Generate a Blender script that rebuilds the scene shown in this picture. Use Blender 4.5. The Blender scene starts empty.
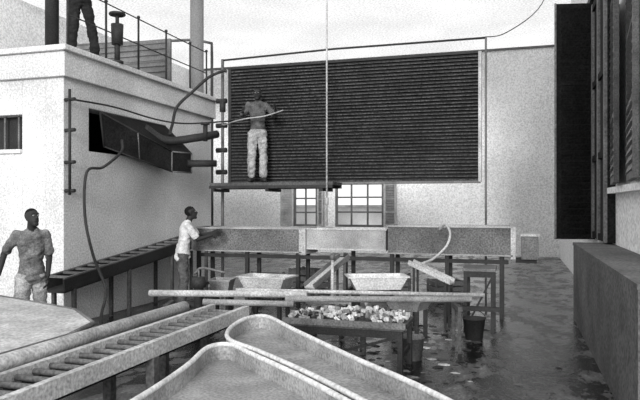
import bpy, bmesh, math, random, time
import numpy as np
from mathutils import Vector, Matrix, noise
random.seed(7)
scn=bpy.context.scene
try:
    scn.view_settings.view_transform='Standard'
except Exception: pass
TH=math.radians(17)
S,Cc=math.sin(TH),math.cos(TH)
def F(X,Y,Z):
    """metres right of / ahead of the tripod -> hall coordinates"""
    return Vector((Cc*X-S*Y, S*X+Cc*Y, Z))

# ---------------------------------------------------------------- materials
def mat(name,g,rough=0.8,a=0.25,b=0.2,fs=70,ls=1.6,spec=.35,transl=0):
    m=bpy.data.materials.new(name); m.use_nodes=True
    nt=m.node_tree; n=nt.nodes; l=nt.links
    bs=n['Principled BSDF']
    tc=n.new('ShaderNodeTexCoord')
    n1=n.new('ShaderNodeTexNoise'); n1.inputs['Scale'].default_value=fs; n1.inputs['Detail'].default_value=3
    n2=n.new('ShaderNodeTexNoise'); n2.inputs['Scale'].default_value=ls; n2.inputs['Detail'].default_value=6
    l.new(tc.outputs['Object'],n1.inputs['Vector']); l.new(tc.outputs['Object'],n2.inputs['Vector'])
    r1=n.new('ShaderNodeMapRange'); r1.inputs[1].default_value=.3; r1.inputs[2].default_value=.7
    r1.inputs[3].default_value=1-a; r1.inputs[4].default_value=1+a
    r2=n.new('ShaderNodeMapRange'); r2.inputs[1].default_value=.3; r2.inputs[2].default_value=.7
    r2.inputs[3].default_value=1-b; r2.inputs[4].default_value=1+b
    l.new(n1.outputs['Fac'],r1.inputs[0]); l.new(n2.outputs['Fac'],r2.inputs[0])
    mu=n.new('ShaderNodeMath'); mu.operation='MULTIPLY'
    l.new(r1.outputs[0],mu.inputs[0]); l.new(r2.outputs[0],mu.inputs[1])
    m2=n.new('ShaderNodeMath'); m2.operation='MULTIPLY'; m2.inputs[1].default_value=g; m2.use_clamp=True
    l.new(mu.outputs[0],m2.inputs[0])
    cb=n.new('ShaderNodeCombineColor')
    for i in range(3): l.new(m2.outputs[0],cb.inputs[i])
    l.new(cb.outputs[0],bs.inputs['Base Color'])
    bs.inputs['Roughness'].default_value=rough
    bs.inputs['Specular IOR Level'].default_value=spec
    if transl:
        tr=n.new('ShaderNodeBsdfTranslucent');mx=n.new('ShaderNodeMixShader');mx.inputs[0].default_value=transl
        l.new(cb.outputs[0],tr.inputs['Color']);l.new(bs.outputs[0],mx.inputs[1]);l.new(tr.outputs[0],mx.inputs[2])
        l.new(mx.outputs[0],n['Material Output'].inputs['Surface'])
    return m
M_wall=mat('plaster_white',.82,.9,.28,.08,22,.5)
M_bld=mat('whitewash',.58,.9,.30,.22,40,.8)
M_ceil=mat('ceiling_added_glow',.86,.9,.26,.12,18,.4,.2,.76)  # translucency added so sky light brightens the ceiling and hall
M_dark=mat('interior_shade',.03,.9,.3,.3)  # near-black colour stands in for shade inside the building
M_iron=mat('dark_iron',.026,.65,.5,.3,60,3,.25)
M_black=mat('blackened_iron',.014,.9,.5,.4,40,3,.1)
M_mid=mat('weathered_metal',.12,.6,.45,.35,60,3)
M_slat=mat('slat_metal',.030,.8,.6,.35,40,1.2,.1)
M_slat_edge=mat('slat_edge_pale',.060,.7,.7,.4,40,2,.1)  # slat lip strips, paler than the slats
M_light=mat('pale_paint',.42,.6,.4,.3,50,3)
M_grey=mat('zinc_sheet',.28,.55,.4,.4,60,2.5)
M_trough=mat('trough_sheet',.12,.7,.55,.35,40,2,.2)
M_wood=mat('wood_weathered',.07,.8,.45,.3,40,4)
M_white=mat('white_enamel',.60,.5,.3,.15,40,3)
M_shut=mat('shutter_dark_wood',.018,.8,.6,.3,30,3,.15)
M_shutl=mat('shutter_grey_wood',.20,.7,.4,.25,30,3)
M_plinth=mat('plinth_grey',.11,.8,.5,.4,30,1.5)
M_plt=mat('plinth_top',.11,.8,.5,.4,30,1.5)
M_col=mat('column_paint',.17,.7,.3,.2,40,1)
M_skin=mat('dark_skin',.024,.65,.2,.1,90,10,.25)
M_hair=mat('black_hair',.010,.9,.3,.1,150,10,.1)
M_shirt=mat('grey_cotton',.14,.9,.4,.5,60,8,.1)
M_shirtw=mat('white_cotton',.58,.9,.25,.25,60,9,.1)
M_shirtd=mat('drab_cotton',.08,.9,.4,.5,60,9,.1)
M_trou=mat('drab_trousers',.09,.9,.35,.4,60,9,.1)
M_trouw=mat('pale_trousers',.32,.9,.35,.45,60,9,.1)
M_coat=mat('dark_cloth',.022,.9,.3,.3,60,12,.1)
M_eye=mat('eye_white',.4,.4,0,0); M_pup=mat('pupil',.01,.3,0,0)
def floor_mat():
    m=bpy.data.materials.new('wet_concrete'); m.use_nodes=True
    nt=m.node_tree;n=nt.nodes;l=nt.links;bs=n['Principled BSDF']
    tc=n.new('ShaderNodeTexCoord')
    mp=n.new('ShaderNodeMapping'); mp.inputs['Scale'].default_value=(1.5,.8,1)
    l.new(tc.outputs['Object'],mp.inputs[0])
    a=n.new('ShaderNodeTexNoise');a.inputs['Scale'].default_value=2.0;a.inputs['Detail'].default_value=9;a.inputs['Roughness'].default_value=.72
    l.new(mp.outputs[0],a.inputs['Vector'])
    f=n.new('ShaderNodeTexNoise');f.inputs['Scale'].default_value=40;f.inputs['Detail'].default_value=2
    l.new(tc.outputs['Object'],f.inputs['Vector'])
    r=n.new('ShaderNodeValToRGB'); e=r.color_ramp.elements
    e[0].position=.48;e[0].color=(.004,.004,.004,1);e[1].position=.66;e[1].color=(.17,.17,.17,1)
    l.new(a.outputs['Fac'],r.inputs[0])
    mr=n.new('ShaderNodeMapRange');mr.inputs[1].default_value=.3;mr.inputs[2].default_value=.7;mr.inputs[3].default_value=.3;mr.inputs[4].default_value=1.7
    l.new(f.outputs['Fac'],mr.inputs[0])
    mx=n.new('ShaderNodeVectorMath');mx.operation='SCALE'
    l.new(r.outputs[0],mx.inputs[0]);l.new(mr.outputs[0],mx.inputs['Scale'])
    l.new(mx.outputs[0],bs.inputs['Base Color'])
    rr=n.new('ShaderNodeMapRange');rr.inputs[1].default_value=.48;rr.inputs[2].default_value=.56;rr.inputs[3].default_value=.04;rr.inputs[4].default_value=.55
    l.new(a.outputs['Fac'],rr.inputs[0]);l.new(rr.outputs[0],bs.inputs['Roughness'])
    bs.inputs['Specular IOR Level'].default_value=.42
    bp=n.new('ShaderNodeBump');bp.inputs['Strength'].default_value=.5;bp.inputs['Distance'].default_value=.03
    l.new(a.outputs['Fac'],bp.inputs['Height']);l.new(bp.outputs[0],bs.inputs['Normal'])
    return m
M_floor=floor_mat()

# ---------------------------------------------------------------- builder
def crom(pts,n=6):
    pts=[Vector(p) for p in pts]
    if len(pts)<3: return pts
    P=[2*pts[0]-pts[1]]+pts+[2*pts[-1]-pts[-2]]
    out=[]
    for i in range(1,len(P)-2):
        for k in range(n):
            t=k/n;a,b,c,d=P[i-1],P[i],P[i+1],P[i+2]
            out.append(.5*((2*b)+(c-a)*t+(2*a-5*b+4*c-d)*t*t+(3*b-a-3*c+d)*t**3))
    out.append(pts[-1]); return out
class B:
    def __init__(s,name): s.name=name; s.bm=bmesh.new(); s.m=[]
    def mi(s,m):
        if m not in s.m: s.m.append(m)
        return s.m.index(m)
    def face(s,vs,m,smooth=False):
        try:
            f=s.bm.faces.new(vs); f.material_index=s.mi(m); f.smooth=smooth
        except ValueError: pass
    def hexa(s,c,m):
        v=[s.bm.verts.new(p) for p in c]
        for q in ((0,3,2,1),(4,5,6,7),(0,1,5,4),(1,2,6,5),(2,3,7,6),(3,0,4,7)): s.face([v[i] for i in q],m)
    def box(s,x0,x1,y0,y1,z0,z1,m):
        s.hexa([(x0,y0,z0),(x1,y0,z0),(x1,y1,z0),(x0,y1,z0),(x0,y0,z1),(x1,y0,z1),(x1,y1,z1),(x0,y1,z1)],m)
    def beam(s,p,q,w,h,m,up=(0,0,1)):
        p=Vector(p);q=Vector(q);d=(q-p).normalized();u=Vector(up)
        if abs(d.dot(u))>.98:u=Vector((0,1,0))
        sd=d.cross(u).normalized();u=sd.cross(d).normalized()
        c=[]
        for e in (p,q):
            c.append([e-sd*w/2-u*h/2,e+sd*w/2-u*h/2,e+sd*w/2+u*h/2,e-sd*w/2+u*h/2])
        a,b=c
        s.hexa([a[0],a[1],b[1],b[0],a[3],a[2],b[2],b[3]],m)
    def tube(s,pts,r,m,seg=10,curve=False,n=6):
        pts=[Vector(p) for p in pts]
        if curve: pts=crom(pts,n)
        rs=r if isinstance(r,(list,tuple)) else [r]*len(pts)
        up=None;prev=None
        for i,p in enumerate(pts):
            d=(pts[min(i+1,len(pts)-1)]-pts[max(i-1,0)]).normalized()
            if up is None:
                up=Vector((0,0,1)) if abs(d.z)<.9 else Vector((1,0,0))
            sd=d.cross(up).normalized();up=sd.cross(d).normalized()
            ring=[s.bm.verts.new(p+rs[i]*(math.cos(2*math.pi*k/seg)*sd+math.sin(2*math.pi*k/seg)*up)) for k in range(seg)]
            if prev:
                for k in range(seg): s.face([prev[k],prev[(k+1)%seg],ring[(k+1)%seg],ring[k]],m,True)
            else: s.face(ring[::-1],m)
            prev=ring
        s.face(prev,m)
    def prism(s,poly,z0,z1,m):
        a=[s.bm.verts.new((p[0],p[1],z0)) for p in poly];b=[s.bm.verts.new((p[0],p[1],z1)) for p in poly]
        s.face(a[::-1],m);s.face(b,m)
        for i in range(len(poly)):
            j=(i+1)%len(poly);s.face([a[i],a[j],b[j],b[i]],m)
    def ball(s,c,r,m,sc=(1,1,1),jit=0):
        g=bmesh.ops.create_icosphere(s.bm,subdivisions=2,radius=r)
        k=s.mi(m)
        for v in g['verts']:
            if jit: v.co*=1+random.uniform(-jit,jit)
            v.co=Vector((v.co.x*sc[0],v.co.y*sc[1],v.co.z*sc[2]))+Vector(c)
        for v in g['verts']:
            for f in v.link_faces: f.material_index=k; f.smooth=not jit
    def done(s,bevel=0):
        bmesh.ops.recalc_face_normals(s.bm,faces=s.bm.faces)
        vs=[v.co for v in s.bm.verts]
        lo=Vector([min(v[i] for v in vs) for i in range(3)]);hi=Vector([max(v[i] for v in vs) for i in range(3)])
        o=Vector(((lo.x+hi.x)/2,(lo.y+hi.y)/2,lo.z))
        bmesh.ops.translate(s.bm,verts=s.bm.verts,vec=-o)
        me=bpy.data.meshes.new(s.name);s.bm.to_mesh(me);s.bm.free()
        for m in s.m: me.materials.append(m)
        ob=bpy.data.objects.new(s.name,me);ob.location=o;scn.collection.objects.link(ob)
        if bevel:
            md=ob.modifiers.new('bevel','BEVEL');md.width=bevel;md.segments=2;md.limit_method='ANGLE'
        return ob

# ---------------------------------------------------------------- people (built first: scene still empty)
def capsule(bm,a,b_,ra,rb,seg=16,rings=5):
    a=Vector(a);b_=Vector(b_);d=(b_-a)
    L=d.length;d=d.normalized() if L>1e-6 else Vector((0,0,1))
    up=Vector((0,0,1)) if abs(d.z)<.9 else Vector((1,0,0))
    s1=d.cross(up).normalized();s2=s1.cross(d).normalized()
    prof=[]
    for i in range(1,rings+1):
        t=math.pi/2*i/rings;prof.append((a-d*ra*math.cos(t),ra*math.sin(t)))
    for i in range(rings,0,-1):
        t=math.pi/2*i/rings;prof.append((b_+d*rb*math.cos(t),rb*math.sin(t)))
    prev=None
    v0=bm.verts.new(a-d*ra);v1=bm.verts.new(b_+d*rb)
    for p,r in prof:
        ring=[bm.verts.new(p+r*(math.cos(2*math.pi*k/seg)*s1+math.sin(2*math.pi*k/seg)*s2)) for k in range(seg)]
        for k in range(seg):
            if prev: bm.faces.new([prev[k],prev[(k+1)%seg],ring[(k+1)%seg],ring[k]])
            else: bm.faces.new([v0,ring[(k+1)%seg],ring[k]])
        prev=ring
    for k in range(seg): bm.faces.new([prev[k],prev[(k+1)%seg],v1])
def ellipsoid(bm,c,r,M):
    g=bmesh.ops.create_icosphere(bm,subdivisions=3,radius=1)
    for v in g['verts']: v.co=M@(Vector((v.co.x*r[0],v.co.y*r[1],v.co.z*r[2]))+Vector(c))
def evalmesh(me,mods):
    ob=bpy.data.objects.new('tmp',me);scn.collection.objects.link(ob)
    for ty,kw in mods:
        m=ob.modifiers.new(ty,ty)
        for k,v in kw.items(): setattr(m,k,v)
    dg=bpy.context.evaluated_depsgraph_get();ev=ob.evaluated_get(dg)
    out=bpy.data.meshes.new_from_object(ev)
    bpy.data.objects.remove(ob)
    return out
def person(name,loc,face,P,shirt,trou,sc=1.0,sleeve='long'):
    loc=Vector(loc);f=Vector((face[0],face[1],0)).normalized()
    Rz=Matrix(((f.y,f.x,0),(-f.x,f.y,0),(0,0,1)))
    lean=math.radians(P.get('lean',0));hipz=.90
    RL=Matrix.Rotation(-lean,3,'X')
    def up(p):
        p=Vector(p);return RL@(p-Vector((0,0,hipz)))+Vector((0,0,hipz))
    caps=[]
    bm=bmesh.new()
    def cap(a,b_,ra,rb,lab):
        capsule(bm,a,b_,ra,rb);caps.append((Vector(a),Vector(b_),ra,rb,lab))
    sgn={'L':-1,'R':1}
    hands=[]
    for s_ in 'LR':
        g=sgn[s_]
        hip=Vector((g*.085,0,.88));kn=Vector(P.get('kn'+s_,(g*.105,.03,.48)));an=Vector(P.get('an'+s_,(g*.12,-.01,.09)))
        cap(hip,kn,.092,.072,'t');cap(kn,an+Vector((0,0,.06)),.072,.072,'t')
        cap(an+Vector((0,0,.05)),an,.042,.040,'s')
        td=Vector(P.get('toe'+s_,(g*.25,1,0))).normalized()
        cap(an+Vector((0,0,-.045))-td*.03,an+Vector((0,0,-.052))+td*.13,.043,.036,'s')
        cap(an+Vector((0,0,-.02)),an+Vector((0,0,-.045))+td*.07,.04,.036,'s')
        sh=up((g*.155,0,1.38));el=sh+Vector(P.get('el'+s_,(g*.08,-.02,-.27)));wr=el+Vector(P.get('wr'+s_,(g*.0,.08,-.235)))
        cap(up((g*.07,0,1.37)),sh,.066,.058,'c')
        if sleeve=='long':
            cap(sh,el,.058,.052,'c')
            cap(el,el.lerp(wr,.85),.050,.044,'c');cap(el.lerp(wr,.8),wr,.033,.028,'s')
        else:
            cap(sh,sh.lerp(el,.75),.058,.056,'c')
            cap(sh.lerp(el,.65),el,.042,.038,'s');cap(el,wr,.038,.026,'s')
        hands.append((wr,(wr-el).normalized(),g,P.get('curl'+s_,.5)))
    hem=P.get('hem',True)
    rings=[(.80,.125,.090),(.86,.170,.125),(.97,.145,.108),(1.07,.132,.098),(1.18,.140,.102),(1.29,.155,.106),(1.37,.145,.09),(1.42,.085,.07)]
    if not hem: rings[1]=(.88,.155,.108);rings[2]=(.97,.138,.1)
    prev=None;n=20
    for i,(z,rx,ry) in enumerate(rings):
        fn=up if z>.9 else (lambda p:Vector(p))
        rg=[bm.verts.new(fn((rx*math.cos(2*math.pi*k/n),ry*math.sin(2*math.pi*k/n),z))) for k in range(n)]
        if prev:
            for k in range(n): bm.faces.new([prev[k],prev[(k+1)%n],rg[(k+1)%n],rg[k]])
        else: bm.faces.new(rg[::-1])
        prev=rg
    bm.faces.new(prev)
    caps.append((Vector((-.06,0,.76)),Vector((.06,0,.76)),.1,.1,'t'))
    for z in ((.86,.98,1.1,1.22,1.33) if hem else (1.02,1.1,1.22,1.33)): caps.append((up((-.07,0,z)),up((.07,0,z)),.1,.1,'c'))
    if not hem: caps.append((Vector((-.06,0,.88)),Vector((.06,0,.88)),.1,.1,'t'))
    hc=up((0,.03,1.585))+Vector(P.get('hoff',(0,0,0)))
    RH=Matrix.Rotation(math.radians(-P.get('hyaw',0)),3,'Z')@Matrix.Rotation(math.radians(-P.get('hpitch',0)),3,'X')
    MH=Matrix.Translation(hc)@RH.to_4x4()@Matrix.Scale(.92,4)
    cap(up((0,-.005,1.38)),MH@Vector((0,-.02,-.06)),.054,.050,'s')
    cap(up((-.03,0,1.415)),up((.03,0,1.415)),.060,.060,'c')
    ellipsoid(bm,(0,-.012,.035),(.077,.096,.088),MH);ellipsoid(bm,(0,.022,-.035),(.062,.068,.085),MH)
    def hcap(a,b_,ra,rb,lab='h'): cap(MH@Vector(a),MH@Vector(b_),ra*.92,rb*.92,lab)
    hcap((-.012,.06,-.098),(.012,.06,-.098),.026,.026)
    hcap((0,.086,.015),(0,.106,-.022),.010,.016);hcap((-.016,.092,-.026),(.016,.092,-.026),.012,.012)
    hcap((-.02,.084,-.056),(.02,.084,-.056),.012,.012);hcap((-.04,.076,.036),(.04,.076,.036),.014,.014)
    for g in (-1,1): hcap((g*.079,-.008,.02),(g*.076,-.004,-.03),.017,.012)
    me=bpy.data.meshes.new('b');bmesh.ops.recalc_face_normals(bm,faces=bm.faces);bm.to_mesh(me);bm.free()
    me=evalmesh(me,[('REMESH',dict(mode='VOXEL',voxel_size=.0095)),('SMOOTH',dict(factor=.5,iterations=2))])
    nv=len(me.vertices);co=np.empty(nv*3);me.vertices.foreach_get('co',co);co=co.reshape(-1,3)
    no=np.empty(nv*3);me.vertices.foreach_get('normal',no);no=no.reshape(-1,3)
    def dist(pts):
        D=[]
        for a,b_,ra,rb,lab in caps:
            a=np.array(a);d=np.array(b_)-a;L2=max(float(d@d),1e-9);t=np.clip(((pts-a)@d)/L2,0,1)
            D.append(np.linalg.norm(pts-(a+t[:,None]*d),axis=1)-(ra+(rb-ra)*t))
        return np.array([c[4] for c in caps])[np.argmin(np.array(D),axis=0)]
    inv=np.array(MH.inverted())
    labv=dist(co)
    dn=np.zeros(nv)
    for i in np.nonzero((labv=='c')|(labv=='t'))[0]:
        x,y,z=co[i]
        dn[i]=noise.noise(Vector((x*9,y*9,z*6)))*.018+noise.noise(Vector((x*14+z*9,y*14,z*24)))*.012
    co2=co+no*dn[:,None]
    me.vertices.foreach_set('co',co2.ravel())
    me.materials.clear()
    for m in (M_skin,shirt,trou,M_hair): me.materials.append(m)
    nf=len(me.polygons);cc=np.empty(nf*3);me.polygons.foreach_get('center',cc);cc=cc.reshape(-1,3)
    lb=dist(cc);hl=cc@inv[:3,:3].T+inv[:3,3];hr=np.linalg.norm(hl,axis=1)
    idx=np.where(lb=='c',1,np.where(lb=='t',2,0))
    head=(hr<.15)&(hl[:,2]>-.10)
    hair=head&((hl[:,2]>.062+np.maximum(0,hl[:,1])*.25)|((hl[:,1]<-.015)&(hl[:,2]>-.045)&(np.abs(hl[:,0])<.073)))
    idx=np.where(head,0,idx);idx=np.where(hair,3,idx).astype(np.int32)
    me.polygons.foreach_set('material_index',idx);me.polygons.foreach_set('use_smooth',np.ones(nf,bool))
    root=bpy.data.objects.new(name,None);root.empty_display_size=.2;scn.collection.objects.link(root)
    T=Matrix.Translation(loc)@Rz.to_4x4()@Matrix.Scale(sc,4);root.matrix_world=T
    def child(nm,me):
        o=bpy.data.objects.new(nm,me);scn.collection.objects.link(o);o.parent=root;return o
    child('body',me)
    e=bmesh.new()
    for g in (-1,1):
        n0=len(e.faces);ellipsoid(e,(g*.03,.080,.012),(.014,.010,.009),MH)
        e.faces.ensure_lookup_table()
        for f_ in e.faces[n0:]: f_.material_index=0;f_.smooth=True
        n0=len(e.faces);ellipsoid(e,(g*.03,.088,.012),(.006,.004,.006),MH)
        e.faces.ensure_lookup_table()
        for f_ in e.faces[n0:]: f_.material_index=1
    em=bpy.data.meshes.new('eyes');e.to_mesh(em);e.free();em.materials.append(M_eye);em.materials.append(M_pup);child('eyes',em)
    for wr,d,g,curl in hands:
        h=bmesh.new()
        pn=Vector((g,0,0));pn=(pn-d*pn.dot(d))
        pn=pn.normalized() if pn.length>.2 else Vector((0,0,1))
        sd=d.cross(pn).normalized()
        if sd.y<0 and abs(sd.y)>.1: sd=-sd
        for k in range(4):
            o=(k-1.5)*.02;capsule(h,wr+sd*o*.55,wr+d*.085+sd*o,.014,.012,10,4)
        for k,L in enumerate((.055,.075,.08,.07)):
            o=(k-1.5)*.021;p=wr+d*.088+sd*o;dd=d
            for j,(fr,r) in enumerate(((.45,.0095),(.32,.0085),(.25,.0078))):
                an_=curl*(.5 if j==0 else .7)
                dd=(Matrix.Rotation(an_,3,sd)@dd) if (Matrix.Rotation(.1,3,sd)@d).dot(pn)<d.dot(pn) else (Matrix.Rotation(-an_,3,sd)@dd)
                q=p+dd*L*fr;capsule(h,p,q,r,r*.93,10,4);p=q
        p=wr+d*.025+sd*.028;q=p+(d*.6+sd*.75-pn*.2).normalized()*.04;r_=q+(d*.9+sd*.25-pn*.4).normalized()*.032
        capsule(h,p,q,.013,.0105,10,4);capsule(h,q,r_,.0105,.0085,10,4)
        hm=bpy.data.meshes.new('h');h.to_mesh(hm);h.free();hm.materials.append(M_skin)
        hm.polygons.foreach_set('use_smooth',np.ones(len(hm.polygons),bool))
        child('hand_r' if g>0 else 'hand_l',hm)
    return root,T
ZT=3.9
person('labourer',F(-3.34,7.4,0),(.75,-.66),dict(lean=5,elR=(.13,-.06,-.22),wrR=(.06,.04,-.23),elL=(-.04,-.02,-.27),wrL=(.03,.10,-.21),hyaw=-25,hpitch=-12,
   knR=(.12,.10,.48),anR=(.14,.09,.09),knL=(-.11,.0,.48),anL=(-.13,-.08,.09)),M_shirt,M_trouw,.985,'short')
person('labourer',(-5.12,9.18,0),(.85,.5),dict(lean=9,elR=(.0,.16,-.22),wrR=(-.02,.22,.06),elL=(-.02,.20,-.18),wrL=(.0,.22,.05),hpitch=-14),M_shirtw,M_trou,1.0,'short')
person('labourer',(-4.28,10.3,2.085),(.35,-.93),dict(elL=(-.14,.12,-.20),wrL=(-.02,.22,.08),elR=(.12,.06,-.24),wrR=(-.02,.2,.08),
   anL=(-.10,.02,.09),anR=(.11,-.02,.09),hyaw=10,hem=False),M_shirtd,M_trouw,.97)
person('overseer',(-6.42,8.35,ZT+.035),(.8,-.6),dict(elL=(-.16,.02,-.22),wrL=(.1,.14,-.16),elR=(.1,.1,-.24),wrR=(-.05,.20,.0),anL=(-.2,.05,.09),knL=(-.16,.06,.48)),M_coat,M_coat,1.02)

XR,YB,HC=1.35,22.1,6.9
# ---------------------------------------------------------------- room shell
b=B('floor');b.box(-14,XR+.3,-1,YB+.3,-.15,0,M_floor);b.done()
b=B('ceiling')
vs=[b.bm.verts.new(p) for p in ((-12.3,12.6,HC),(XR+.3,12.6,HC),(XR+.3,YB+.3,HC),(-12.3,YB+.3,HC))];b.face(vs[::-1],M_ceil);b.done()
b=B('wall_back')
w=[(-7.78,-6.85,.92,2.45),(-6.19,-4.42,.92,2.5)]
b.box(-12.3,-7.78,YB,YB+.3,0,HC,M_wall);b.box(-6.85,-6.19,YB,YB+.3,0,HC,M_wall);b.box(-4.42,XR+.3,YB,YB+.3,0,HC,M_wall)
for x0,x1,z0,z1 in w:
    b.box(x0,x1,YB,YB+.3,0,z0,M_wall);b.box(x0,x1,YB,YB+.3,z1,HC,M_wall)
b.done()
b=B('trim_1');b.box(-12,XR,YB-.05,YB,HC-.07,HC,M_mid);b.done()
b=B('wall_left');b.box(-12.3,-12,7.5,YB,0,HC,M_wall);b.done()
b=B('wall_right');b.box(XR,XR+.3,4.5,YB,0,HC,M_wall);b.done()
def window(name,x0,x1,z0,z1,nx,nz):
    b=B(name);t=.08;y0,y1=YB+.01,YB+.12
    b.box(x0,x1,y0,y1,z0,z0+t,M_mid);b.box(x0,x1,y0,y1,z1-t,z1,M_mid)
    b.box(x0,x0+t,y0,y1,z0+t,z1-t,M_mid);b.box(x1-t,x1,y0,y1,z0+t,z1-t,M_mid)
    for i in range(1,nx):
        x=x0+(x1-x0)*i/nx;b.box(x-.03,x+.03,y0+.03,y1-.03,z0+t,z1-t,M_mid)
    for i in range(1,nz):
        z=z0+(z1-z0)*i/nz;b.box(x0+t,x1-t,y0+.035,y1-.035,z-.028,z+.028,M_mid)
    b.done()
window('window_1',-7.78,-6.85,.92,2.45,2,3)
window('window_2',-6.19,-4.42,.92,2.5,3,3)
b=B('window_backdrop');b.box(-20,2,27,27.3,0,1.6,M_bld);b.box(-20,2,26.95,27.35,1.6,1.7,M_light)  # wall added outdoors to tone down the white of the windows
b.done()
b=B('backdrop_ground');b.box(-22,4,YB+.32,40,-.15,0,M_light);b.done()  # ground added with the outdoor wall, behind the windows
def louvre_leaf(b,o,du,W,z0,z1,ms,mf,pitch=.09,t=.04):
    o=Vector((o[0],o[1],0));du=Vector((du[0],du[1],0)).normalized();nn=Vector((-du.y,du.x,0))
    st=.08
    def bx(a,c,za,zb,m,tt=t):
        p=o+du*a;q=o+du*c
        A=[p-nn*tt/2,q-nn*tt/2,q+nn*tt/2,p+nn*tt/2]
        b.hexa([(v.x,v.y,za) for v in A]+[(v.x,v.y,zb) for v in A],m)
    bx(0,st,z0,z1,mf);bx(W-st,W,z0,z1,mf)
    nr=3
    for i in range(nr+1):
        z=z0+(z1-z0-st)*i/nr;bx(st,W-st,z,z+st,mf)
    z=z0+st
    while z<z1-st-pitch*.5:
        p=o+du*st+Vector((0,0,z+pitch/2));q=o+du*(W-st)+Vector((0,0,z+pitch/2))
        b.beam(p,q,t*.9,pitch*1.02,ms,up=(nn*.35+Vector((0,0,1))))
        z+=pitch
b=B('window_shutter');louvre_leaf(b,(-7.8,YB-.06),(-.6,-.8),.5,.95,2.42,M_light,M_light);b.done()
b=B('window_shutter');louvre_leaf(b,(-6.8,YB-.06),(.6,-.8),.45,.95,2.42,M_shutl,M_light);b.done()
b=B('window_shutter');louvre_leaf(b,(-4.38,YB-.06),(.8,-.6),.6,.95,2.46,M_shutl,M_light);b.done()

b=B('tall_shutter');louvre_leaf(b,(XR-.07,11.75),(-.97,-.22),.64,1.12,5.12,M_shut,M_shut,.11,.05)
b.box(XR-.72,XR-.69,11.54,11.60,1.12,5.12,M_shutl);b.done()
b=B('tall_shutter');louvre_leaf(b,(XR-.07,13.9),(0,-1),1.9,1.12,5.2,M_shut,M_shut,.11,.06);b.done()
# near pair stands slightly ajar, in paler grey wood
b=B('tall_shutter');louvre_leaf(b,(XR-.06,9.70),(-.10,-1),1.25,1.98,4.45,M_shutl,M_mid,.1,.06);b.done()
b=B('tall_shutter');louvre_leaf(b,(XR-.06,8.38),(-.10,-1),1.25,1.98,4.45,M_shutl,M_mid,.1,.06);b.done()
b=B('folding_door_panel')
x=XR-.05
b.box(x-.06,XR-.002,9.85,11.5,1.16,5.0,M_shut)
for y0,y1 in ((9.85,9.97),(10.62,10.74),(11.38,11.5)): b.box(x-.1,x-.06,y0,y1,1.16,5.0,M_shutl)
for z in (1.17,2.4,3.6,4.88):
    b.box(x-.095,x-.06,9.97,10.62,z,z+.1,M_shut);b.box(x-.095,x-.06,10.74,11.38,z,z+.1,M_shut)
b.done()
b=B('trim_2');b.box(XR-.12,XR,5,9.8,1.86,1.94,M_wall);b.box(XR-.1,XR,5,14,5.28,5.4,M_iron);b.done()
b=B('masonry_plinth');b.box(XR-.52,XR-.002,5.0,10.3,0,1.10,M_plinth);b.box(XR-.53,XR-.002,4.98,10.32,1.10,1.14,M_plt)
b.done()

# ---------------------------------------------------------------- left building
bx0,by0=-6.07,7.54
b=B('whitewashed_building')
def wall_x(xa,xb,y0,y1,z0,z1,hole,m):
    ha,hb,za,zb=hole
    b.box(xa,xb,y0,ha,z0,z1,m);b.box(xa,xb,hb,y1,z0,z1,m);b.box(xa,xb,ha,hb,z0,za,m);b.box(xa,xb,ha,hb,zb,z1,m)
wall_x(bx0-.3,bx0,by0,12.1,0,ZT-.02,(8.1,10.3,2.5,3.14),M_bld)
b.box(-6.78,bx0-.3,by0,by0+.3,0,ZT-.02,M_bld);b.box(-11.9,-7.9,by0,by0+.3,0,ZT-.02,M_bld)
b.box(-7.9,-6.78,by0,by0+.3,0,2.5,M_bld);b.box(-7.9,-6.78,by0,by0+.3,3.0,ZT-.02,M_bld)
b.box(-7.9,-6.78,by0-.05,by0+.02,2.44,2.5,M_bld)
for i in range(4): b.box(-7.7+i*.25,-7.67+i*.25,by0+.1,by0+.13,2.5,3.0,M_mid)
b.box(-7.9,-6.78,by0+.2,by0+.24,2.5,3.0,M_iron)  # dark sheet behind the bars, painted shade of the opening
b.box(-11.9,bx0-.3,11.8,12.1,0,ZT-.02,M_bld)
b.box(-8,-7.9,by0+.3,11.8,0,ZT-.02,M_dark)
b.box(-11.9,bx0,by0,12.1,ZT-.02,ZT+.03,M_bld)
b.box(-11.9,bx0+.07,by0-.07,by0,3.5,ZT-.05,M_bld);b.box(bx0,bx0+.07,by0,12.17,3.5,ZT-.05,M_bld)
b.box(-11.9,bx0+.13,by0-.13,by0,ZT-.05,ZT+.03,M_bld);b.box(bx0,bx0+.13,by0,12.23,ZT-.05,ZT+.03,M_bld)
b.done(.01)
b=B('discharge_hopper')
A=[(bx0+.01,8.45,2.60),(bx0+.01,10.25,2.50),(bx0+.01,10.25,3.12),(bx0+.01,8.35,3.12)]
e=F(-2.35,11.0,0);E=[(e.x-.08,e.y-.24,2.26),(e.x+.05,e.y+.2,2.26),(e.x+.05,e.y+.2,2.60),(e.x-.08,e.y-.24,2.60)]
va=[b.bm.verts.new(p) for p in A];ve=[b.bm.verts.new(p) for p in E]
for i in range(4):
    j=(i+1)%4;b.face([va[i],va[j],ve[j],ve[i]],M_black)
b.face(va,M_black);b.face(ve[::-1],M_black)
for i in range(4):
    b.tube([A[i],E[i]],.012,M_iron,6);b.tube([E[i],E[(i+1)%4]],.014,M_mid,6);b.tube([A[i],A[(i+1)%4]],.016,M_iron,6)
b.tube([Vector(A[3]).lerp(Vector(E[3]),.5),Vector(A[0]).lerp(Vector(E[0]),.5)],.012,M_mid,6)
b.done()
b=B('gallery_railing')
zt=ZT+.03
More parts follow.
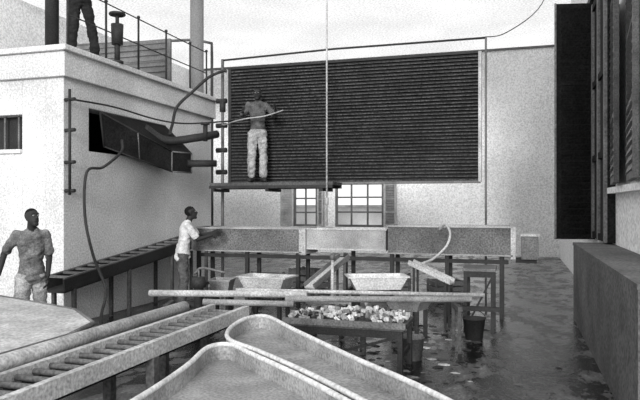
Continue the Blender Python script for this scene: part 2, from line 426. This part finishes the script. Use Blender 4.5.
for y in [7.7,8.6,9.5,10.4,11.3,12.0]:
    b.tube([(bx0-.06,y,zt),(bx0-.06,y,zt+.95)],.018,M_iron,8);b.tube([(bx0-.06,y,zt),(bx0-.06,y,zt+.03)],.045,M_iron,8);b.ball((bx0-.06,y,zt+.96),.03,M_iron)
for z in (.5,.93): b.tube([(bx0-.06,7.7,zt+z),(bx0-.06,12.0,zt+z)],.011,M_iron,8)
b.done()
b=B('gallery_post');b.tube([F(-4.02,9.6,zt),F(-4.02,9.6,HC+1)],.10,M_iron,12);b.tube([F(-4.02,9.6,zt),F(-4.02,9.6,zt+.12)],.16,M_iron,12);b.done()
b=B('louvred_screen');louvre_leaf(b,(-10.6,11.9),(1,0),3.7,zt,zt+1.25,M_mid,M_mid,.12,.06);b.done()
b=B('valve_stand')
c=F(-3.20,10.1,0);b.tube([(c.x,c.y,zt),(c.x,c.y,zt+.45)],.045,M_iron);b.tube([(c.x,c.y,zt+.3),(c.x,c.y,zt+.62)],[.09,.10],M_iron);b.tube([(c.x,c.y,zt+.6),(c.x,c.y,zt+.8)],.03,M_iron)
b.tube([(c.x,c.y,zt),(c.x,c.y,zt+.04)],.1,M_iron)
pts=[(c.x+.11*math.cos(a),c.y+.11*math.sin(a),zt+.78) for a in [i*math.pi/8 for i in range(17)]]
b.tube(pts,.022,M_iron,6)
for a in range(3): b.tube([(c.x+.11*math.cos(a*math.pi/3),c.y+.11*math.sin(a*math.pi/3),zt+.78),(c.x-.11*math.cos(a*math.pi/3),c.y-.11*math.sin(a*math.pi/3),zt+.78)],.014,M_iron,6)
b.done()
b=B('iron_column')
c=F(-2.75,14.3,0)
b.tube([(c.x,c.y,0),(c.x,c.y,.2)],.26,M_col,16);b.tube([(c.x,c.y,.2),(c.x,c.y,HC-.3)],.15,M_col,16);b.tube([(c.x,c.y,HC-.3),(c.x,c.y,HC-.01)],[.18,.3],M_col,16);b.done()
b=B('overhead_pipe')
b.tube([(-11.9,14.1,5.9),(-7.5,14.1,5.75),(c.x-.2,14.0,5.6),(c.x-.17,13.95,5.2),(c.x-.17,13.95,0)],.035,M_mid,8)
b.done()

b=B('steam_pipework')
b.tube([F(-3.5,8.95,1.84),F(-3.5,8.95,3.32)],.020,M_iron,8)
for z in (1.9,2.3,2.75,3.18): b.tube([F(-3.60,9.02,z),F(-3.42,8.93,z)],.026,M_iron,8)
b.tube([F(-3.5,8.9,3.18),F(-3.15,9.8,3.2),F(-2.72,10.6,3.12),F(-2.3,11,3.1),F(-1.57,11.35,3.19)],.014,M_iron,8,True)
b.done()
b=B('feed_duct')
b.tube([F(-2.95,10.75,3.0),F(-2.62,10.9,2.80),F(-2.1,11,2.86),F(-1.82,11.3,2.95)],.07,M_iron,12,True)
b.tube([F(-2.30,11.1,2.42),F(-1.82,11.25,2.43)],.06,M_iron,12)
b.tube([F(-1.98,11.05,2.8),F(-1.98,11.05,3.1)],.04,M_iron);b.tube([F(-2.05,11.0,3.1),F(-1.9,11.0,3.1)],.025,M_iron)
b.done()
b=B('riser_pipe')
b.tube([F(-2.59,11.0,2.9),F(-2.56,11.1,3.1),F(-2.50,11.2,3.42),F(-2.25,11.3,3.7),F(-1.98,11.35,3.96),F(-1.76,11.5,4.1),F(-1.68,11.5,4.1)],.026,M_iron,10,True)
b.done()
b=B('rubber_hose')
b.tube([F(-3.05,9.85,2.70),F(-3.0,9.65,2.50),F(-3.15,9.3,2.25),F(-3.28,9,2.16),F(-3.27,8.9,1.56),F(-3.12,8.8,1.01),F(-2.88,8.6,.56),F(-2.84,8.3,.23),F(-2.7,8.1,.03),F(-2.4,8.1,.03)],.020,M_iron,10,True)
b.done()
b=B('inclined_launder')
p=Vector((-5.80,7.0,.56));q=Vector((-5.83,11.3,1.0))
b.beam(p,q,.34,.03,M_iron)
for s_ in (-.17,.17): b.beam(p+Vector((s_,0,.09)),q+Vector((s_,0,.09)),.025,.16,M_iron)
for s_ in (-.17,.17): b.beam(p+Vector((s_,0,.18)),q+Vector((s_,0,.18)),.035,.02,M_mid)
for i in range(16):
    r=p.lerp(q,(i+.5)/16);b.beam(r+Vector((-.17,0,.17)),r+Vector((.17,0,.17)),.04,.03,M_mid)
for t in (.05,.35,.65,.95):
    r=p.lerp(q,t)
    for s_ in (-.16,.16): b.beam((r.x+s_,r.y,0),(r.x+s_,r.y,r.z),.05,.05,M_wood)
b.done()

# ---------------------------------------------------------------- louvred cooling panel
px0,px1,py,pz0,pz1=-4.99,-.55,10.74,2.10,4.17
b=B('louvred_cooling_panel')
b.box(px0+.03,px1-.03,py+.06,py+.1,pz0,pz1,M_slat)
N=36
for i in range(N):
    z=pz0+.04+(pz1-pz0-.06)*i/(N-1)
    b.beam((px0+.03,py,z),(px1-.03,py,z),.09,.03,M_slat,up=(0,-.5,1))
    b.beam((px0+.03,py-.042,z-.026),(px1-.03,py-.042,z-.026),.010,.016,M_slat_edge)
b.box(px0-.03,px0+.03,py-.06,py+.1,pz0-.02,pz1+.03,M_iron);b.box(px1-.03,px1+.02,py-.06,py+.1,pz0-.02,pz1+.03,M_light)
b.box(px0,px1,py-.05,py+.09,pz1,pz1+.035,M_iron);b.box(px0,px1,py-.05,py+.09,pz0-.04,pz0,M_mid)
b.done()
b=B('pipe_gantry')
b.tube([(-5.12,10.66,0),(-5.12,10.66,4.36)],.028,M_mid);b.tube([(-.46,10.66,0),(-.46,10.66,4.42)],.018,M_mid)
b.tube([(-5.12,10.66,4.34),(-3,10.66,4.40),(-.46,10.66,4.40)],.018,M_iron,8)
for z in (2.3,2.7,3.15,3.6): b.tube([(-5.24,10.66,z),(-5.04,10.66,z)],.045,M_iron,8)
b.tube([(-5.12,10.66,3.4),(-5.12,10.66,3.6)],.055,M_iron)
b.done()
b=B('water_downpipe');b.tube([(-2.93,9.96,1.36),(-2.93,9.96,HC+.6)],.015,M_light,8);b.tube([(-2.93,9.96,1.7),(-2.93,9.96,1.82)],.03,M_light,8);b.done()
b=B('ceiling_cable');b.tube([F(2.6,10.4,4.42),F(3.3,11.3,4.75),F(4.3,12.4,5.6),F(4.9,13.4,6.9)],.009,M_iron,6,True);b.done()
b=B('working_platform')
b.box(-5.06,-2.85,10.02,10.3,2.03,2.08,M_wood);b.box(-5.06,-2.85,10.32,10.6,2.03,2.08,M_wood)
b.box(-5.06,-2.85,10.0,10.04,1.98,2.03,M_iron);b.box(-5.06,-2.85,10.58,10.6,1.98,2.03,M_iron)
for xx in (-5.0,-4.0,-3.05): b.box(xx-.03,xx+.03,10.02,10.64,1.93,1.98,M_iron)
b.done()

# ---------------------------------------------------------------- water trough
b=B('water_trough')
def trough(x0,x1,y0,y1,z0,z1,mf,mr):
    t=.03
    b.box(x0,x1,y0,y0+t,z0,z1,mf);b.box(x0,x1,y1-t,y1,z0,z1,mf);b.box(x0,x0+t,y0+t,y1-t,z0,z1,mf);b.box(x1-t,x1,y0+t,y1-t,z0,z1,mf);b.box(x0+t,x1-t,y0+t,y1-t,z0,z0+t,mf)
    b.box(x0-.02,x1+.02,y0-.025,y0+t,z1,z1+.025,mr);b.box(x0-.02,x1+.02,y1-t,y1+.02,z1,z1+.025,mr)
    b.box(x0-.02,x0+t,y0+t,y1-t,z1,z1+.025,mr);b.box(x1-t,x1+.02,y0+t,y1-t,z1,z1+.025,mr)
    b.box(x0-.01,x1+.01,y0-.02,y0,z0,z0+.02,mr)
trough(-5.31,-3.33,9.84,10.5,.92,1.30,M_trough,M_grey)
trough(-3.27,-1.95,9.90,10.45,.98,1.30,M_grey,M_light)
trough(-1.90,-.05,9.84,10.5,.94,1.36,M_trough,M_grey)
b.box(-3.36,-3.25,9.82,10.5,.9,1.32,M_light);b.box(-.07,.0,9.82,10.52,.9,1.38,M_light)
for xx in (-5.2,-4.3,-3.4,-2.6,-1.85,-1.0,-.2):
    for yy in (9.9,10.42): b.box(xx-.03,xx+.03,yy-.03,yy+.03,0,.93,M_iron)
    b.box(xx-.025,xx+.025,9.9,10.42,.3,.35,M_iron)
b.box(-5.2,-.1,9.88,9.92,.82,.88,M_iron)
b.box(.08,.32,9.86,10.3,.90,1.24,M_mid);b.box(.06,.34,9.84,10.32,1.24,1.27,M_light);b.box(0,.3,9.95,10.2,.84,.90,M_iron)
b.done()

def trestle(name,x0,x1,y0,y1,h,m=M_iron,mt=M_light):
    b=B(name)
    b.box(x0,x1,y0,y1,h-.04,h,mt)
    for xx in (x0+.04,x1-.04):
        for yy in (y0+.04,y1-.04): b.box(xx-.025,xx+.025,yy-.025,yy+.025,0,h-.04,m)
        b.box(xx-.015,xx+.015,y0+.04,y1-.04,h*.35,h*.35+.05,m)
    b.box(x0+.04,x1-.04,y0+.02,y0+.06,h-.12,h-.04,m);b.box(x0+.04,x1-.04,y1-.06,y1-.02,h-.12,h-.04,m)
    b.beam((x0+.04,y0+.04,.05),(x1-.04,y0+.04,h-.1),.025,.025,m)
    return b
b=trestle('wooden_trestle',-.68,-.25,8.7,9.3,.86,M_iron,M_mid);b.box(-.72,-.2,8.66,8.72,.3,.36,M_iron);b.done()
c=F(.32,6.75,0)
b=trestle('sorting_table',c.x-.62,c.x+.62,c.y-.33,c.y+.33,.50,M_iron,M_wood)
b.box(c.x-.64,c.x+.64,c.y-.35,c.y-.32,.48,.54,M_mid)
b.done()
b=B('heap_of_white_blocks')
for i in range(240):
    x=c.x+random.uniform(-.6,.6);y=c.y+random.gauss(0,.15)
    x=max(c.x-.58,min(c.x+.58,x));y=max(c.y-.28,min(c.y+.28,y))
    h=max(0,.10*(1-((x-c.x)/.75)**2)*(1-((y-c.y)/.35)**2))
    z=.53+random.random()*h
    R=Matrix.Rotation(random.random()*3,3,Vector((random.random(),random.random(),1)))
    s_=[random.uniform(.012,.034) for _ in range(3)];s_[2]*=.6
    cs=[Vector((x,y,z))+R@Vector((a*s_[0],bb*s_[1],cc*s_[2])) for cc in (-1,1) for a,bb in ((-1,-1),(1,-1),(1,1),(-1,1))]
    b.hexa(cs,random.choice([M_white,M_light,M_light,M_mid,M_iron,M_grey]))
b.done()
def basin(p,L,W,h,z0,ang,mm=None):
    mm=mm or M_light
    b=B('rinsing_basin');R=Matrix.Rotation(ang,3,'Z')
    def ring(k,z,m=0): return [b.bm.verts.new(R@Vector((sx*(L*k-m),sy*(W*k-m),0))+Vector((p.x,p.y,z))) for sx,sy in ((-.5,-.5),(.5,-.5),(.5,.5),(-.5,.5))]
    rs=[ring(.78,z0),ring(1,z0+h),ring(1.08,z0+h),ring(1.08,z0+h+.02),ring(.98,z0+h+.02),ring(.76,z0+.02)]
    for a,d in zip(rs[:-1],rs[1:]):
        for k in range(4): b.face([a[k],a[(k+1)%4],d[(k+1)%4],d[k]],mm)
    b.face(rs[0][::-1],mm);b.face(rs[-1],M_grey)
    for sx in (-.36,.36):
        for sy in (-.32,.32):
            q=R@Vector((sx*L,sy*W,0));b.box(p.x+q.x-.025,p.x+q.x+.025,p.y+q.y-.025,p.y+q.y+.025,0,z0,M_iron)
    b.done()
basin(F(-.74,9.0,0),.70,.42,.16,.53,math.radians(-5))
basin(F(.80,9.05,0),.80,.42,.17,.52,math.radians(22),M_white)
basin(F(-1.42,9.3,0),.30,.34,.16,.45,math.radians(10),M_grey)
basin(F(1.15,8.3,0),.5,.36,.12,.35,math.radians(-20),M_grey)
basin(F(.1,8.25,0),.5,.3,.10,.35,math.radians(12),M_grey)
b=B('sloping_plank_chute')
p=F(-.15,8.85,.55);q=F(.36,9.4,.92);b.beam(p,q,.18,.025,M_light)
sdv=(q-p).cross(Vector((0,0,1))).normalized()*.09
for g in (-1,1): b.beam(p+sdv*g+Vector((0,0,.03)),q+sdv*g+Vector((0,0,.03)),.02,.07,M_mid)
for t in (.1,.9):
    r=p.lerp(q,t)
    for g in (-1,1): b.beam((r.x+sdv.x*g*.8,r.y+sdv.y*g*.8,0),(r.x+sdv.x*g*.8,r.y+sdv.y*g*.8,r.z),.03,.03,M_wood)
b.done()
b=B('sloping_plank_chute')
p=F(1.30,9.15,.86);q=F(1.82,8.80,.62);b.beam(p,q,.16,.025,M_light)
sdv=(q-p).cross(Vector((0,0,1))).normalized()*.08
for g in (-1,1): b.beam(p+sdv*g+Vector((0,0,.03)),q+sdv*g+Vector((0,0,.03)),.02,.06,M_light)
for t in (.12,.88):
    r=p.lerp(q,t)
    for g in (-1,1): b.beam((r.x+sdv.x*g*.8,r.y+sdv.y*g*.8,0),(r.x+sdv.x*g*.8,r.y+sdv.y*g*.8,r.z),.03,.03,M_iron)
b.done()
b=B('long_pipes')
b.tube([F(-2.05,7.7,.64),F(-.15,7.45,.66)],.04,M_light,12)
b.tube([F(-1.35,7.4,.58),F(-.3,7.3,.57)],.035,M_grey,12)
b.tube([F(-1.0,7.6,.69),F(1.95,7.6,.63)],.024,M_light,12)
b.tube([F(-.4,7.35,.62),F(1.75,7.4,.61)],.035,M_grey,12)
for X,Y in ((-1.8,7.65),(-.8,7.4),(.5,7.45),(1.6,7.5)):
    b.beam(F(X,Y-.2,.51),F(X,Y+.2,.51),.05,.05,M_wood)
    for d in (-.17,.17): b.beam(F(X,Y+d,0),F(X,Y+d,.5),.04,.04,M_wood)
b.done()
b=B('bent_drain_pipe')
b.tube([F(1.74,9.32,1.34),F(1.80,9.2,1.42),F(1.86,9.15,1.30),F(1.80,9.1,1.12),F(1.6,9.0,.95),F(1.42,8.8,.90)],.018,M_light,10,True);b.done()
b=B('standpipe');p=F(.17,8.75,0);b.tube([p,p+Vector((0,0,1.0))],.02,M_light);b.tube([p+Vector((0,0,.95)),p+Vector((0,0,1.02))],.035,M_mid);b.done()
# hand pump beside the worker, stacked crates beyond the trough, buckets
b=B('hand_pump')
p=F(-1.62,8.55,0)
b.tube([p,p+Vector((0,0,.05))],.16,M_iron,14);b.tube([p+Vector((0,0,.05)),p+Vector((0,0,.62))],.065,M_iron,12);b.tube([p+Vector((0,0,.6)),p+Vector((0,0,.74))],[.1,.09],M_iron,12)
b.tube([p+Vector((.05,-.02,.5)),p+Vector((.2,-.08,.5)),p+Vector((.26,-.1,.38))],.03,M_iron,8,True)
b.tube([p+Vector((-.06,0,.78)),p+Vector((.05,0,.86)),p+Vector((.36,.06,.80))],.016,M_mid,8,True);b.tube([p+Vector((0,0,.72)),p+Vector((0,0,.86))],.014,M_mid,8)
b.done()
def crate(p,L,W,H,ang):
    b=B('slatted_crate');R=Matrix.Rotation(ang,3,'Z')
    def q(x,y,z): return p+R@Vector((x,y,z))
    for sx in (-1,1):
        for sy in (-1,1): b.beam(q(sx*L/2,sy*W/2,0),q(sx*L/2,sy*W/2,H),.04,.04,M_wood)
    n=4
    for i in range(n):
        z=H*(i+.5)/n
        for sy in (-1,1): b.beam(q(-L/2,sy*(W/2+.02),z),q(L/2,sy*(W/2+.02),z),.015,H/n*.7,M_mid)
        for sx in (-1,1): b.beam(q(sx*(L/2+.02),-W/2,z),q(sx*(L/2+.02),W/2,z),.015,H/n*.7,M_mid)
    b.beam(q(-L/2,0,.03),q(L/2,0,.03),W,.02,M_wood);b.done()
crate(F(-1.0,11.8,0),.6,.45,.45,.2);crate(F(-.2,12.2,0),.6,.45,.5,-.3);crate(F(1.3,11.9,0),.7,.45,.42,.1);crate(F(2.2,11.2,0),.5,.4,.4,.5)
def bucket(p,r,h,m):
    b=B('bucket');n=18;rings=[]
    for s_,z in ((.75,0),(1,h),(1.05,h),(1.05,h+.015),(.94,h+.015),(.7,.03)):
        rings.append([b.bm.verts.new((p.x+r*s_*math.cos(2*math.pi*k/n),p.y+r*s_*math.sin(2*math.pi*k/n),z)) for k in range(n)])
    for a,d in zip(rings[:-1],rings[1:]):
        for k in range(n): b.face([a[k],a[(k+1)%n],d[(k+1)%n],d[k]],m,True)
    b.face(rings[0][::-1],m);b.face(rings[-1],M_iron)
    b.tube([(p.x+r*math.cos(t),p.y,h+.01+.10*math.sin(t)) for t in [math.pi*i/10 for i in range(11)]],.006,M_iron,6);b.done()
bucket(F(1.02,7.05,0),.13,.24,M_mid);bucket(F(1.95,8.1,0),.14,.26,M_iron)
# offcuts and sludge on the wet floor near the benches
b=B('floor_debris')
for i in range(90):
    p=F(random.gauss(1.2,.5),random.uniform(6.0,9.2),0)
    if p.x>XR-.75 or p.x<-2.9: continue
    r=random.uniform(.012,.04)
    b.ball((p.x,p.y,r*.12),r,random.choice([M_mid,M_iron,M_iron,M_wood,M_light]),(1.7,1.0,.3),.3)
b.done()

# ---------------------------------------------------------------- foreground
b=B('ladder_conveyor')
x0,x1,z=-2.54,-2.22,.8
for xx in (x0,x1): b.box(xx-.022,xx+.022,1.8,5.1,z-.07,z+.03,M_light)
y=1.85
while y<5.05:
    b.tube([(x0,y,z-.01),(x1,y,z-.01)],.018,M_mid,8);b.box(x0+.03,x1-.03,y+.03,y+.09,z-.05,z-.02,M_iron);y+=.13
b.box(x0+.02,x1-.02,1.8,5.1,z-.1,z-.085,M_black)
for yy in (2.3,3.6,4.95):
    for xx in (x0,x1): b.box(xx-.03,xx+.03,yy-.03,yy+.03,0,z-.07,M_wood)
    b.box(x0,x1,yy-.02,yy+.02,.3,.36,M_wood)
b.done()
b=B('return_pipe')
b.tube([(-2.72,1.6,.82),(-2.74,4.95,.82)],.05,M_light,16)
for yy in (2.4,4.6): b.box(-2.76,-2.70,yy-.03,yy+.03,0,.77,M_wood)
b.done()
b=B('draining_table')
poly=[(-5.6,5.25),(-4.4,4.85),(-3.5,4.5),(-3.0,4.05),(-2.87,3.6),(-2.87,1.4),(-5.6,1.4)]
b.prism(poly[::-1],.78,.83,M_light)
for a,d in zip(poly[:-2],poly[1:-1]): b.tube([(a[0],a[1],.82),(d[0],d[1],.82)],.02,M_mid,8)
for p in ((-5.4,4.9),(-4.3,4.6),(-3.1,3.6),(-3.1,1.8),(-5.2,1.8)): b.box(p[0]-.04,p[0]+.04,p[1]-.04,p[1]+.04,0,.78,M_wood)
b.done()
def chute(name,rim,zf,zr,legs):
    b=B(name);r=crom([(p[0],p[1],0) for p in rim],5)
    b.prism([(p.x,p.y) for p in r],zf-.03,zf,M_grey)
    for a,d in zip(r[:-1],r[1:]):
        b.beam((a.x,a.y,(zf+zr)/2-.01),(d.x,d.y,(zf+zr)/2-.01),.012,zr-zf+.04,M_grey)
    b.tube([(p.x,p.y,zr) for p in r],.015,M_white,10)
    for p in legs: b.box(p[0]-.035,p[0]+.035,p[1]-.035,p[1]+.035,0,zf-.03,M_wood)
    b.done()
chute('drainage_chute',[(-1.62,1.6),(-1.68,2.6),(-1.76,3.2),(-1.86,3.66),(-1.76,3.78),(-1.55,3.6),(-1.1,3.2),(-.6,2.7),(.3,1.75)],.70,.80,[(-1.55,1.9),(-1.6,3.2),(-.8,2.7)])
chute('drainage_chute',[(.62,1.75),(-.33,3.0),(-.9,3.62),(-1.5,4.3),(-1.88,4.75),(-2.0,4.72),(-2.02,4.5),(-1.95,4.15),(-1.80,3.86),(-1.5,3.62),(-1.05,3.22),(-.55,2.72),(.36,1.75)][::-1],.71,.81,[(-1.85,4.5),(-.9,3.4),(-.3,2.8)])

b=B('spray_hose')
b.tube([(-5.05,10.5,3.15),(-4.85,10.2,3.1),(-4.6,10.0,3.12),(-4.35,9.98,3.16),(-4.05,10.05,3.2),(-3.75,10.15,3.3)],.011,M_grey,8,True)
b.done()

# ---------------------------------------------------------------- camera / light
cam=bpy.data.cameras.new('camera');co=bpy.data.objects.new('camera',cam);scn.collection.objects.link(co)
co.location=(0,0,1.7);co.rotation_euler=(math.pi/2,0,TH);cam.sensor_width=36;cam.lens=36;cam.shift_y=5/640
cam.clip_end=200;scn.camera=co
w=bpy.data.worlds.new('world');scn.world=w;w.use_nodes=True
w.node_tree.nodes['Background'].inputs[0].default_value=(.9,.9,.9,1);w.node_tree.nodes['Background'].inputs[1].default_value=1.3
sl=bpy.data.lights.new('sun','SUN');sl.energy=3.0;sl.angle=math.radians(14);so=bpy.data.objects.new('sun',sl);scn.collection.objects.link(so)
d=Vector((-.16,1,-.22));so.rotation_euler=d.to_track_quat('-Z','Y').to_euler();so.location=(1,-4,8)
